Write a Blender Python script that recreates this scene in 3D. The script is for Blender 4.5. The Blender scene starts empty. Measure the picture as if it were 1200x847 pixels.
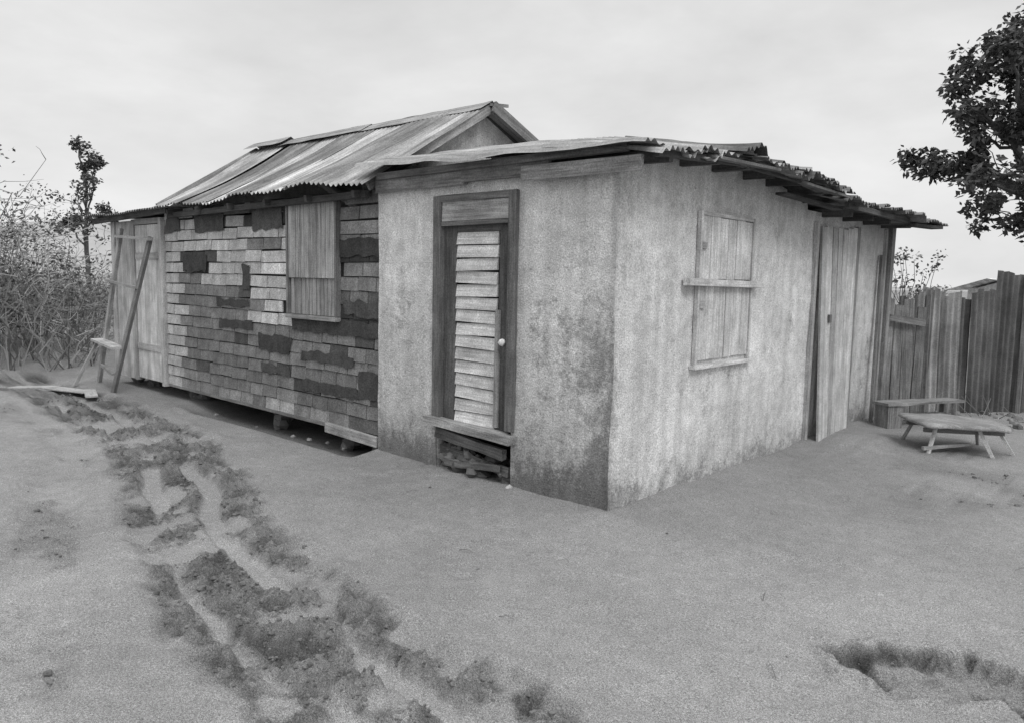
import bpy, math, random
import numpy as np
from mathutils import Matrix, Vector, noise
random.seed(7); np.random.seed(7)
rnd=random.random
def ru(a,b): return a+(b-a)*random.random()

# ------------------------------------------------------------------ camera
scene=bpy.context.scene
cd=bpy.data.cameras.new("camera"); cam=bpy.data.objects.new("camera",cd)
scene.collection.objects.link(cam)
cd.sensor_width=36; cd.lens=26.7; cd.clip_start=0.05; cd.clip_end=3000
R=Matrix.Rotation(math.radians(42.4),4,'Z')@Matrix.Rotation(math.radians(90-6.25),4,'X')@Matrix.Rotation(math.radians(1.19),4,'Z')
cam.matrix_world=Matrix.Translation((2.8866,-4.1566,1.6))@R
scene.camera=cam
CX,CY=2.8866,-4.1566
FW=(-0.6743,0.7385); RT=(0.7385,0.6743)      # site axes used to lay out the surroundings
def site(dep,lat): return (CX+FW[0]*dep+RT[0]*lat, CY+FW[1]*dep+RT[1]*lat)

# ------------------------------------------------------------------ materials
def newmat(name):
    m=bpy.data.materials.new(name); m.use_nodes=True
    nt=m.node_tree; nt.nodes.clear()
    out=nt.nodes.new("ShaderNodeOutputMaterial"); b=nt.nodes.new("ShaderNodeBsdfPrincipled")
    nt.links.new(b.outputs[0],out.inputs[0])
    b.inputs["Roughness"].default_value=0.9
    b.inputs["Specular IOR Level"].default_value=0.15
    return m,nt,b
class G:
    """tiny node-graph helper"""
    def __init__(s,nt): s.nt=nt
    def n(s,t,**k):
        x=s.nt.nodes.new(t)
        for a,v in k.items(): setattr(x,a,v)
        return x
    def put(s,sock,v):
        if hasattr(v,"links") or isinstance(v,bpy.types.NodeSocket): s.nt.links.new(v,sock)
        else: sock.default_value=v
    def m(s,op,a,b=0.0,c=0.0,clamp=False):
        x=s.n("ShaderNodeMath",operation=op,use_clamp=clamp)
        s.put(x.inputs[0],a); s.put(x.inputs[1],b); s.put(x.inputs[2],c)
        return x.outputs[0]
    def attr(s,name,vec=False):
        x=s.n("ShaderNodeAttribute"); x.attribute_name=name
        return x.outputs["Vector"] if vec else x.outputs["Fac"]
    def obj(s): return s.n("ShaderNodeTexCoord").outputs["Object"]
    def mapv(s,v,sc):
        x=s.n("ShaderNodeMapping"); s.nt.links.new(v,x.inputs[0]); x.inputs["Scale"].default_value=sc
        return x.outputs[0]
    def noise(s,v,scale,det=4,rough=0.55,sc=None,dist=0.0):
        if sc: v=s.mapv(v,sc)
        x=s.n("ShaderNodeTexNoise"); s.nt.links.new(v,x.inputs["Vector"])
        x.inputs["Scale"].default_value=scale; x.inputs["Detail"].default_value=det
        x.inputs["Roughness"].default_value=rough; x.inputs["Distortion"].default_value=dist
        return x.outputs["Fac"]
    def rng(s,v,a,b,c,d):
        x=s.n("ShaderNodeMapRange"); s.put(x.inputs[0],v)
        for i,q in enumerate((a,b,c,d)): x.inputs[i+1].default_value=q
        x.clamp=True
        return x.outputs[0]
    def bump(s,h,dist,strength,bsdf):
        x=s.n("ShaderNodeBump"); s.nt.links.new(h,x.inputs["Height"])
        x.inputs["Distance"].default_value=dist; x.inputs["Strength"].default_value=strength
        s.nt.links.new(x.outputs[0],bsdf.inputs["Normal"])
    def col(s,v,bsdf):
        x=s.n("ShaderNodeCombineColor")
        for i in range(3): s.nt.links.new(v,x.inputs[i])
        s.nt.links.new(x.outputs[0],bsdf.inputs["Base Color"])

def mat_sand():
    m,nt,b=newmat("sand"); g=G(nt); o=g.obj()
    big=g.rng(g.noise(o,0.8,3),.3,.7,.84,1.1)
    med=g.rng(g.noise(o,9,4,.6),.3,.7,.91,1.09)
    fine=g.rng(g.noise(o,110,2,.7),.3,.7,.66,1.36)
    fine2=g.rng(g.noise(o,270,1,.7),.3,.7,.42,1.58)
    v=g.m('MULTIPLY',g.m('MULTIPLY',big,med),g.m('MULTIPLY',fine,fine2))
    v=g.m('MULTIPLY',g.m('MULTIPLY',v,g.attr("shade")),0.25)
    g.col(v,b)
    h=g.m('ADD',g.m('MULTIPLY',g.noise(o,22,5,.65),.8),g.m('MULTIPLY',g.noise(o,140,2,.7),.4))
    g.bump(h,0.016,0.6,b); b.inputs["Roughness"].default_value=1.0
    b.inputs["Specular IOR Level"].default_value=0.05
    return m
def mat_plaster():
    m,nt,b=newmat("plaster"); g=G(nt); o=g.obj()
    mk=g.attr("mk"); sh=g.attr("shade")
    big=g.rng(g.noise(o,1.5,4,.65),.32,.68,.80,1.1)
    med=g.rng(g.noise(o,8,5,.7),.3,.7,.80,1.15)
    streak=g.rng(g.noise(o,1.0,4,.65,sc=(8,8,.7)),.32,.68,.80,1.10)
    fine=g.rng(g.noise(o,95,2,.75),.3,.7,.60,1.38)
    v=g.m('MULTIPLY',g.m('MULTIPLY',big,med),g.m('MULTIPLY',fine,streak))
    n1=g.noise(o,5,6,.74,dist=.3)
    n2=g.noise(o,34,4,.75)
    s1=g.m('ADD',g.m('MULTIPLY',n1,.72),g.m('MULTIPLY',n2,.38))
    thr=g.m('SUBTRACT',s1,g.m('SUBTRACT',.82,g.m('MULTIPLY',mk,.46)))
    mil=g.rng(thr,-.04,.09,0,1)
    v=g.m('MULTIPLY',v,g.m('SUBTRACT',1.0,g.m('MULTIPLY',mil,.46)))
    ch=g.rng(g.noise(o,30,2,.6),.66,.71,0,1)
    v=g.m('MULTIPLY',v,g.m('SUBTRACT',1.0,g.m('MULTIPLY',ch,.3)))
    v=g.m('MULTIPLY',g.m('MULTIPLY',v,sh),.65)
    g.col(v,b)
    h=g.m('ADD',g.noise(o,14,5,.65),g.m('MULTIPLY',g.noise(o,80,2,.7),.5))
    g.bump(h,.020,.6,b)
    return m
def mat_wood(name,base,contrast=.3):
    m,nt,b=newmat(name); g=G(nt); lc=g.attr("lc",True); o=g.obj()
    gr=g.noise(lc,1.0,5,.65,sc=(3,70,70),dist=.3)
    gr2=g.noise(lc,1.0,3,.6,sc=(1.2,14,14))
    st=g.noise(o,4,4,.65)
    v=g.m('MULTIPLY',g.rng(gr,.3,.7,1-contrast,1+contrast),g.rng(gr2,.3,.7,1-contrast*.8,1+contrast*.6))
    v=g.m('MULTIPLY',v,g.rng(st,.3,.7,.68,1.15))
    v=g.m('MULTIPLY',v,g.rng(g.noise(o,95,2,.7),.3,.7,.70,1.30))
    v=g.m('MULTIPLY',g.m('MULTIPLY',v,g.attr("shade")),base)
    g.col(v,b); g.bump(gr,.006,.6,b); return m
def mat_shingle():
    m,nt,b=newmat("asphalt_shingle"); g=G(nt); o=g.obj()
    v=g.m('MULTIPLY',g.rng(g.noise(o,80,2,.75),.3,.7,.58,1.42),g.rng(g.noise(o,6,5,.7),.28,.72,.66,1.24))
    v=g.m('MULTIPLY',v,g.rng(g.noise(o,1.0,4,.6,sc=(14,14,2)),.3,.7,.80,1.1))
    g.col(g.m('MULTIPLY',v,g.attr("shade")),b)
    g.bump(g.noise(o,60,3,.7),.008,.6,b); return m
def mat_tin():
    m,nt,b=newmat("weathered_tin"); g=G(nt); lc=g.attr("lc",True); o=g.obj()
    s1=g.noise(lc,1.0,4,.6,sc=(5,.45,1))
    s2=g.noise(lc,1.0,5,.7,sc=(26,1.6,1))
    pt=g.noise(o,2.2,5,.7)
    v=g.m('MULTIPLY',g.rng(s1,.36,.64,.52,1.28),g.rng(s2,.3,.7,.70,1.2))
    v=g.m('MULTIPLY',v,g.rng(pt,.32,.62,.66,1.12))
    v=g.m('MULTIPLY',v,g.rng(g.noise(o,80,2,.7),.3,.7,.74,1.26))
    v=g.m('MULTIPLY',g.m('MULTIPLY',v,g.attr("shade")),.40)
    g.col(v,b); b.inputs["Roughness"].default_value=.85
    b.inputs["Specular IOR Level"].default_value=.1
    g.bump(pt,.01,.3,b); return m
def mat_plain(name,base,sc=12,var=.3,bd=.01):
    m,nt,b=newmat(name); g=G(nt); o=g.obj()
    v=g.m('MULTIPLY',g.rng(g.noise(o,sc,4,.65),.3,.7,1-var,1+var),g.m('MULTIPLY',g.attr("shade"),base))
    g.col(v,b); g.bump(g.noise(o,sc*2,3,.65),bd,.6,b); return m
def mat_leaf(name,base):
    m,nt,b=newmat(name); g=G(nt)
    g.col(g.m('MULTIPLY',g.attr("shade"),base),b)
    b.inputs["Roughness"].default_value=.6; b.inputs["Specular IOR Level"].default_value=.3
    return m
SAND=mat_sand(); PLAS=mat_plaster(); WOOD=mat_wood("weathered_wood",.34,.4); WOODL=mat_wood("pale_wood",.50,.26)
WOODD=mat_wood("dark_wood",.13,.35); SHIN=mat_shingle(); TIN=mat_tin(); STONE=mat_plain("stone",.2,10)
MUD=mat_plain("mud",.13,40,.3,.006); BARK=mat_plain("bark",.10,14); LEAF=mat_leaf("leaf",.07); LEAFD=mat_leaf("leaf_dry",.12)
TWIG=mat_leaf("dry_twig",.21); HILL=mat_plain("hazy_hill",.34,.05,.15,.1); DARK=mat_plain("dark_interior",.03,8)  # HILL: distance haze is mixed into the mid-grey colour

# ------------------------------------------------------------------ mesh builder
def empty(name,parent=None):
    e=bpy.data.objects.new(name,None); scene.collection.objects.link(e); e.parent=parent
    e.empty_display_size=.2; return e
class MB:
    def __init__(s): s.v=[];s.f=[];s.sh=[];s.lc=[];s.mk=[]
    def add(s,vs,fs,sh=1.0,lc=None,mk=None):
        b=len(s.v); s.v+= [tuple(v) for v in vs]; s.f+=[tuple(b+i for i in f) for f in fs]
        s.sh+= (list(sh) if hasattr(sh,'__len__') else [sh]*len(vs))
        s.lc+= ([tuple(q) for q in lc] if lc is not None else [tuple(v) for v in vs])
        s.mk+= (list(mk) if mk is not None else [0.0]*len(vs))
    def box(s,lo,hi,sh=1.0,axis=None,jit=0.0):
        d=[hi[i]-lo[i] for i in range(3)]
        if axis is None: axis=max(range(3),key=lambda i:d[i])
        vs=[];lc=[];off=(ru(0,50),ru(0,50),ru(0,50)); oth=[i for i in range(3) if i!=axis]
        for k in range(8):
            p=[hi[i] if (k>>i)&1 else lo[i] for i in range(3)]
            p=[q+ru(-jit,jit) for q in p]; vs.append(p)
            lc.append((p[axis]+off[0],p[oth[0]]+off[1],p[oth[1]]+off[2]))
        fs=[(0,4,6,2),(1,3,7,5),(0,1,5,4),(2,6,7,3),(0,2,3,1),(4,5,7,6)]
        s.add(vs,fs,sh,lc)
    def beam(s,p0,p1,w,t,up=(0,0,1),sh=1.0,jit=0.0,w2=None,seg=1,bend=0.0):
        p0=Vector(p0);p1=Vector(p1); a=(p1-p0); L=a.length; a.normalize()
        b=a.cross(Vector(up)); 
        if b.length<1e-4: b=a.cross(Vector((1,0,0)))
        b.normalize(); c=b.cross(a)
        off=(ru(0,50),ru(0,50),ru(0,50)); vs=[];lc=[];fs=[]
        for k in range(seg+1):
            q=k/seg; ww=w if w2 is None else w+(w2-w)*q
            cc=p0+a*L*q+c*bend*math.sin(math.pi*q)
            for (i,j) in ((-1,-1),(1,-1),(1,1),(-1,1)):
                vs.append(cc+b*(i*ww/2+ru(-jit,jit))+c*(j*t/2+ru(-jit,jit)))
                lc.append((q*L+off[0],i*ww/2+off[1],j*t/2+off[2]))
        for k in range(seg):
            o=k*4
            for i in range(4): fs.append((o+i,o+(i+1)%4,o+4+(i+1)%4,o+4+i))
        fs.append((3,2,1,0)); o=seg*4; fs.append((o,o+1,o+2,o+3))
        s.add(vs,fs,sh,lc)
    def grid(s,nu,nv,fn,shf=None,lcf=None,mkf=None,skip=None):
        vs=[];sh=[];lc=[];mk=[]
        for j in range(nv+1):
            for i in range(nu+1):
                u=i/nu;v=j/nv; p=fn(u,v); vs.append(p)
                sh.append(shf(u,v) if callable(shf) else (1.0 if shf is None else shf))
                lc.append(lcf(u,v) if lcf else p); mk.append(mkf(u,v) if mkf else 0.0)
        fs=[]
        for j in range(nv):
            for i in range(nu):
                if skip and skip((i+.5)/nu,(j+.5)/nv): continue
                a=j*(nu+1)+i; fs.append((a,a+1,a+nu+2,a+nu+1))
        s.add(vs,fs,sh,lc,mk)
    def rock(s,c,r,sh=1.0,flat=.7,n=0):
        vs=[];fs=[]; seg=7; ring=4; sd=ru(0,100)
        ph=ru(0,6.28)
        for j in range(ring+1):
            th=math.pi*j/ring
            for i in range(seg):
                a=2*math.pi*i/seg+ph
                d=Vector((math.sin(th)*math.cos(a),math.sin(th)*math.sin(a),math.cos(th)))
                k=r*(1+.7*noise.noise(d*1.5+Vector((sd,sd*.7,0))))
                vs.append((c[0]+d.x*k,c[1]+d.y*k,c[2]+d.z*k*flat))
        for j in range(ring):
            for i in range(seg):
                a=j*seg+i;b=j*seg+(i+1)%seg; fs.append((a,a+seg,b+seg,b))
        s.add(vs,fs,sh)
    def tube(s,pts,r0,r1,sides=5,sh=1.0):
        vs=[];fs=[];n=len(pts)
        for k,p in enumerate(pts):
            p=Vector(p); q=Vector(pts[min(k+1,n-1)])-Vector(pts[max(k-1,0)]); q.normalize()
            b=q.cross(Vector((.3,.2,1)));
            if b.length<1e-3:b=q.cross(Vector((1,0,0)))
            b.normalize(); c=q.cross(b); r=r0+(r1-r0)*k/(n-1)
            for i in range(sides):
                a=2*math.pi*i/sides; vs.append(p+b*math.cos(a)*r+c*math.sin(a)*r)
        for k in range(n-1):
            for i in range(sides):
                a=k*sides+i;b=k*sides+(i+1)%sides; fs.append((a,b,b+sides,a+sides))
        s.add(vs,fs,sh)
    def obj(s,name,mat,parent=None,smooth=False):
        me=bpy.data.meshes.new(name); me.from_pydata(s.v,[],s.f)
        for nm,dat in (("shade",s.sh),("mk",s.mk)):
            a=me.attributes.new(nm,'FLOAT','POINT'); a.data.foreach_set("value",dat)
        a=me.attributes.new("lc",'FLOAT_VECTOR','POINT'); a.data.foreach_set("vector",[x for q in s.lc for x in q])
        me.materials.append(mat)
        if smooth: me.polygons.foreach_set("use_smooth",[True]*len(me.polygons))
        me.update()
        o=bpy.data.objects.new(name,me); scene.collection.objects.link(o)
        if parent: o.parent=parent
        return o

# ------------------------------------------------------------------ ground
def h2(ix,iy,seed):
    n=(ix.astype(np.int64)*374761393+iy.astype(np.int64)*668265263+seed*974711)&0x7fffffff
    n=((n^(n>>13))*1274126177)&0x7fffffff
    return ((n^(n>>16))&0xffff)/65535.0
def vn(x,y,seed=0):
    ix=np.floor(x);iy=np.floor(y);fx=x-ix;fy=y-iy
    fx=fx*fx*fx*(fx*(fx*6-15)+10);fy=fy*fy*fy*(fy*(fy*6-15)+10)
    a=h2(ix,iy,seed);b=h2(ix+1,iy,seed);c=h2(ix,iy+1,seed);d=h2(ix+1,iy+1,seed)
    return (a+(b-a)*fx)*(1-fy)+(c+(d-c)*fx)*fy
def fbm(x,y,oct=4,seed=0,g=.5,ridge=False):
    t=0;amp=1;s=0
    c,sn=math.cos(.6),math.sin(.6)
    for k in range(oct):
        q=(vn(x,y,seed+k*17)-.5)*2
        if ridge: q=1-2*np.abs(q)**.8
        t=t+amp*q; s+=amp; amp*=g
        x,y=(x*c-y*sn)*2.03+3.1,(x*sn+y*c)*2.03+7.7
    return t/s
def sstep(a,b,x):
    t=np.clip((x-a)/(b-a),0,1); return t*t*(3-2*t)
def polyd(X,Y,pts):
    best=np.full(X.shape,1e9);sg=np.zeros(X.shape);ss=np.zeros(X.shape);acc=0
    for (x0,y0),(x1,y1) in zip(pts[:-1],pts[1:]):
        dx,dy=x1-x0,y1-y0;L=math.hypot(dx,dy)
        t=np.clip(((X-x0)*dx+(Y-y0)*dy)/(L*L),0,1)
        qx=X-(x0+t*dx);qy=Y-(y0+t*dy);d=np.hypot(qx,qy);m=d<best
        best=np.where(m,d,best);sg=np.where(m,np.sign(dx*qy-dy*qx),sg);ss=np.where(m,acc+t*L,ss);acc+=L
    return best*sg,ss
def smooth_path(pts,n=2):
    for _ in range(n):
        q=[pts[0]]
        for a,b in zip(pts[:-1],pts[1:]):
            q+=[(a[0]*.75+b[0]*.25,a[1]*.75+b[1]*.25),(a[0]*.25+b[0]*.75,a[1]*.25+b[1]*.75)]
        q.append(pts[-1]); pts=q
    return pts
TR1=smooth_path([(-10,-1.0),(-6.5,-.95),(-4.5,-1.15),(-2.9,-1.58),(-1.6,-2.05),(-.4,-2.32),(1.0,-2.40),(2.2,-2.6)])
TR2=smooth_path([(-11,-1.9),(-6,-1.6),(-4.2,-1.95),(-2.8,-2.5),(-1.2,-3.1),(.2,-3.6)])
def ground_h(X,Y):
    h=.035*fbm(X*.5,Y*.5,3,1)+.014*fbm(X*2.2,Y*2.2,3,5)+.005*fbm(X*9,Y*9,3,9)
    h=h-.01
    inside=(Y>0)&(X<0)
    dist=np.where(inside,0,np.hypot(np.maximum(X,0),np.maximum(-Y,0)))
    h=h*(1-.6*np.exp(-dist*2))+.05*np.exp(-dist*3.2)*(X>-2.55)*(1+.7*fbm(X*1.5,Y*1.5,3,66))
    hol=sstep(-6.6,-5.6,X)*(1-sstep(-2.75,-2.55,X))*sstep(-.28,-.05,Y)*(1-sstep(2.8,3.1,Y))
    h=h-.11*hol
    h=h+.25*sstep(-9,-15,X)
    h=h+.09*np.exp(-(((X-.38)/.35)**2+((Y-3.75)/.5)**2))*(1+.5*fbm(X*7,Y*7,3,44))
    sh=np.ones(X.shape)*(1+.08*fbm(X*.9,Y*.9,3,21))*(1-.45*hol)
    rough=np.zeros(X.shape)
    # main wheel track: torn soil with smooth pressed strips running along it
    d,s=polyd(X,Y,TR1)
    d=d+.07*fbm(X*1.2,Y*1.2,3,63)
    hw=.45
    band=1-sstep(hw*.8,hw*1.15,np.abs(d)+.10*fbm(X*3.5,Y*3.5,3,64))
    def strip(c,w,dd): return 1-sstep(w*.6,w*1.25,np.abs(dd-c))
    wand=.05*fbm(s*1.1,s*0,2,65)
    sm1=strip(.12,.085,d+wand)*sstep(-.35,-.05,fbm(s*1.3,d*2,3,66))
    sm2=strip(-.20,.085,d-wand)*sstep(-.25,.05,fbm(s*1.1+9,d*2,3,67))
    sm=np.maximum(sm1,sm2)
    chaos=fbm(X*2.6,Y*2.6,4,34,.62)
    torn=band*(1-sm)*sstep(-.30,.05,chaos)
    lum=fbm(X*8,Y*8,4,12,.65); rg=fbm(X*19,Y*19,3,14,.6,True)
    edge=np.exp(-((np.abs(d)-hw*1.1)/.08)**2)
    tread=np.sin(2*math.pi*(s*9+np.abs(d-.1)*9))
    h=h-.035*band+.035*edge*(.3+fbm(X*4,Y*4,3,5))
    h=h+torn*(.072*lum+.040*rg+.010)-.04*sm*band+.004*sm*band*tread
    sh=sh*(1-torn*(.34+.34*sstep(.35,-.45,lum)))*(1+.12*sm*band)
    rough=np.maximum(rough,torn)
    d,s=polyd(X,Y,TR2); d=d+.14*fbm(X*1.1,Y*1.1,3,68); st=.5
    band=1-sstep(.10,.24,np.abs(d)); torn=band*sstep(-.05,.25,fbm(X*2.2,Y*2.2,4,38,.62))
    h=h+st*(-.05*band+torn*(.06*lum+.03*rg)); sh=sh*(1-st*torn*.5)*(1+.06*band)
    rough=np.maximum(rough,torn*st)
    ex=(X-2.22)*.8+(Y+.72)*.55; ey=-(X-2.22)*.5+(Y+.72)*.85
    rr=np.hypot(ex/.42,ey/.22)+.75*fbm(X*3.6,Y*3.6,4,77,.6)
    pit=1-sstep(.78,.88,rr); rim=np.exp(-((rr-.98)/.09)**2)
    ll=fbm(X*9,Y*9,4,71,.62)
    h=h-.07*pit+.035*rim*(.6+ll)+pit*.05*ll
    wall=np.exp(-((rr-.82)/.06)**2)
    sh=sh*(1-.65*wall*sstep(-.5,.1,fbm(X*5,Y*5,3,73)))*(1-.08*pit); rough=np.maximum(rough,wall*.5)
    for pts,w,dp in (([(2.36,-.66),(2.52,-.80),(2.66,-1.0)],.045,.08),([(1.78,-.84),(1.9,-.76),(2.0,-.82)],.04,.05)):
        d,s=polyd(X,Y,pts); d=d+.03*fbm(X*9,Y*9,3,77)
        g=1-sstep(w*.5,w*1.2,np.abs(d)); h=h-dp*g; sh=sh*(1-.5*g)
    sc=np.exp(-(((X-1.5)/.5)**2+((Y-2.9)/.7)**2))*sstep(.0,.2,fbm(X*3,Y*3,4,91))
    h=h-.03*sc; sh=sh*(1-.4*sc); rough=np.maximum(rough,sc)
    f=sstep(.38,.52,fbm(X*1.6,Y*1.6,4,101,.6))
    h=h-.014*f 
    far=sstep(30,80,np.hypot(X,Y)); h=h*(1-far)
    return h,sh,rough
def axis(lo_f,hi_f,step,lo,hi,g=1.10):
    a=list(np.arange(lo_f,hi_f+1e-6,step)); s=step;x=hi_f
    while x<hi: s*=g; x+=s; a.append(x)
    s=step;x=lo_f;b=[]
    while x>lo: s*=g; x-=s; b.append(x)
    return np.array(b[::-1]+a)
xs=axis(-5.4,2.9,.014,-900,900); ys=axis(-3.7,-.1,.014,-900,900)
X,Y=np.meshgrid(xs,ys); H,S,_r=ground_h(X,Y)
nx,ny=len(xs),len(ys)
me=bpy.data.meshes.new("sand_ground")
co=np.stack([X,Y,H],-1).reshape(-1,3)
idx=np.arange(nx*ny).reshape(ny,nx)
quads=np.stack([idx[:-1,:-1],idx[:-1,1:],idx[1:,1:],idx[1:,:-1]],-1).reshape(-1,4)
me.vertices.add(len(co)); me.vertices.foreach_set("co",co.ravel())
me.loops.add(quads.size); me.loops.foreach_set("vertex_index",quads.ravel())
me.polygons.add(len(quads)); me.polygons.foreach_set("loop_start",np.arange(0,quads.size,4))
me.polygons.foreach_set("use_smooth",np.ones(len(quads),bool))
me.update(calc_edges=True)
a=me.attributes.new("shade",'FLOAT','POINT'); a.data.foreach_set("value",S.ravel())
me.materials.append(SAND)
gnd=bpy.data.objects.new("sand_ground",me); scene.collection.objects.link(gnd)
def gh(x,y):
    q=ground_h(np.array([[float(x)]]),np.array([[float(y)]]))[0]; return float(q[0,0])

mb=MB(); 
cand=[]
for pts,hw,n in ((TR1,.40,6000),(TR2,.2,700)):
    for _ in range(n):
        k=random.randrange(4,len(pts)-1); t=rnd()
        x=pts[k][0]*(1-t)+pts[k+1][0]*t+random.gauss(0,.06); y=pts[k][1]*(1-t)+pts[k+1][1]*t+random.gauss(0,hw*.6)
        cand.append((x,y,min(.020,.003+random.expovariate(280)),1))
for _ in range(420):
    cand.append((random.gauss(2.2,.28),random.gauss(-.72,.2),min(.014,.003+random.expovariate(320)),1))
for _ in range(300):
    cand.append((random.gauss(1.5,.5),random.gauss(2.9,.6),min(.03,.004+random.expovariate(160)),1))
for _ in range(30):
    cand.append((random.gauss(-.3,1.6),random.gauss(-.5,.5) if rnd()<.3 else random.gauss(-2,.6),.003+random.expovariate(330),0))
cand=[c for c in cand if not(c[0]<.05 and c[1]>-.03)]
cx=np.array([[c[0] for c in cand]]);cy=np.array([[c[1] for c in cand]]);ch,_,cr=ground_h(cx,cy)
for i,c in enumerate(cand):
    if c[3] and cr[0,i]<.35: continue
    mb.rock((c[0],c[1],ch[0,i]+c[2]*.1),c[2],ru(.8,1.4))
mb.obj("mud_clods",MUD)

# ------------------------------------------------------------------ house
house=empty("plastered_shack_house")
def wob(p,a=.012,s=1.6):
    q=Vector(p)*s; n=noise.noise_vector(q); n2=noise.noise_vector(Vector(p)*7+Vector((5,5,5)))
    return (p[0]+n.x*a+n2.x*.006,p[1]+n.y*a+n2.y*.006,p[2])
def lerpt(t,x):
    if x<=t[0][0]: return t[0][1]
    for (a,b),(c,d) in zip(t[:-1],t[1:]):
        if x<=c: return b+(d-b)*(x-a)/(c-a)
    return t[-1][1]
RISE=[(-.2,0),(.3,.16),(.8,.28),(1.5,.33),(2.3,.27),(3.15,.05)]
GX=[(-2.6,.9),(-1.4,1.0),(-.6,.75),(0,.42),(.4,.25)]
def zA(x,y):
    return 2.45+lerpt(RISE,y)*lerpt(GX,x)-.05*max(0,(x+.2)/.6)+.05*max(0,min(1,(-1.2-x)/1.3))
def gauss2(a,b,sa,sb): return math.exp(-(a/sa)**2-(b/sb)**2)

mb=MB()
X0,X1=-2.52,0.0; Z0=-.25
def fA(u,v):
    x=X0+(X1-X0)*u; zt=2.36; z=Z0+(zt-Z0)*v
    return wob((x,0,z))
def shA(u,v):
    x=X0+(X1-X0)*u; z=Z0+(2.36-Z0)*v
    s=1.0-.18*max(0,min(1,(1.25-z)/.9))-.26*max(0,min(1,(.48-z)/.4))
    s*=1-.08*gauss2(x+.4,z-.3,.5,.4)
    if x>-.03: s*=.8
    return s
def mkA(u,v):
    x=X0+(X1-X0)*u; z=Z0+(2.36-Z0)*v
    m=.30+.36*gauss2(x+.35,z-1.15,.50,.42)+.30*gauss2(x+2.2,z-1.25,.25,.3)
    m+=.26*max(0,min(1,(.85-z)/.6))+.40*max(0,min(1,(.34-z)/.3))
    m+=.3*gauss2(x+.05,z-.4,.15,.9)
    return m
NU,NV=84,88
def skA(u,v):
    x=X0+(X1-X0)*u; z=Z0+(2.36-Z0)*v
    return -1.74<x<-.89 and .02<z<2.235
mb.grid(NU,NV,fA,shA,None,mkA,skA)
for (a,b) in (((-1.78,.0,0),(-1.74,.14,2.23)),((-.89,.0,0),(-.85,.14,2.23))):
    mb.box((a[0],.012,a[2]),(b[0],b[1],b[2]),.8)
mb.box((-2.53,.03,-.2),(-2.49,.3,2.2),.7)
mb.obj("front_plaster_wall",PLAS,house,True)
mb=MB()
def fR(u,v):
    y=5.6*u; zt=(zA(0,y)-.07) if y<3.1 else 2.30
    zt=min(zt,2.36) if y<.05 else zt
    return wob((0,y,Z0+(zt-Z0)*v))
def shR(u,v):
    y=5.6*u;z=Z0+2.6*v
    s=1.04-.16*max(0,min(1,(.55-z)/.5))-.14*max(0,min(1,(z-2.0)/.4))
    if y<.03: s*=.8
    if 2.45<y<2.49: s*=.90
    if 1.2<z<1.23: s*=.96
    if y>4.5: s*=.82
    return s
def mkR(u,v):
    y=5.6*u;z=Z0+2.6*v
    return .29+.30*gauss2(y-0,z-.6,.14,.9)+.44*max(0,min(1,(.34-z)/.34))+.16*gauss2(y-2.9,z-1.2,.6,.9)+.2*gauss2(y-1.4,z-.7,.5,.2)+.2*gauss2(y-5,z-.8,.6,.9)
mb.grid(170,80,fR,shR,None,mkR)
mb.box((-2.5,5.55,-.2),(-.01,5.62,2.25),.8); mb.box((-2.55,3.25,-.2),(-2.48,5.54,2.25),.8)
mb.obj("side_plaster_wall",PLAS,house,True)
mb=MB(); mb.box((-2.4,.45,-.2),(-.1,.5,2.3),1); mb.box((-2.4,.5,2.1),(-.1,5.4,2.15),1); mb.obj("interior_dark",DARK,house)

mb=MB()
mb.box((-2.50,-.045,2.305),(-1.40,-.012,2.44),.65,jit=.007)
mb.box((-1.42,-.060,2.315),(-.55,-.028,2.43),.50,jit=.007)
mb.box((-.78,-.095,2.285),(.22,-.062,2.380),.75,jit=.007)
mb.box((-2.45,-.078,2.41),(.1,-.048,2.46),.45,jit=.005)
mb.obj("fascia_boards",WOOD,house)  # board tones darkened to include the shadow at the roof edge

LAM=.076
mb=MB()
y=-.17; k=0
def sag(yy,k): return .055*noise.noise(Vector((yy*2.3,k*.37,8)))+.04*noise.noise(Vector((yy*6,k,2)))
while y<3.1:
    w=.78; y1=min(y+w,3.18); xr=.36+ru(-.07,.08); lift=.012*(k%2)+ru(0,.012); s=ru(.75,1.1); tl=ru(-.02,.03)
    off=ru(0,30)
    def f(u,v,y=y,y1=y1,xr=xr,lift=lift,tl=tl):
        yy=y+(y1-y)*u; xx=-2.62+(xr+2.62+.05*noise.noise(Vector((yy*3,k,4))))*v
        e=max(0,(v-.8)/.2)
        fr=(1-u)*.03*noise.noise(Vector((xx*2.2,1.7,3))) if k==0 else 0
        return (xx+.01*math.sin(yy*21+k), yy+(1-u)*(.04*noise.noise(Vector((xx*1.5,.5,9))) if k==0 else 0), fr+zA(xx,yy)+.012*math.sin(2*math.pi*yy/LAM)+lift+tl*(u-.5)*2+.012*noise.noise(Vector((xx*2,yy*2,k)))+e*sag(yy,k))
    mb.grid(int((y1-y)/LAM*8),30,f,s,lambda u,v,off=off:(u*.78+off,v*3,0))
    y+=w-.1; k+=1
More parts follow.
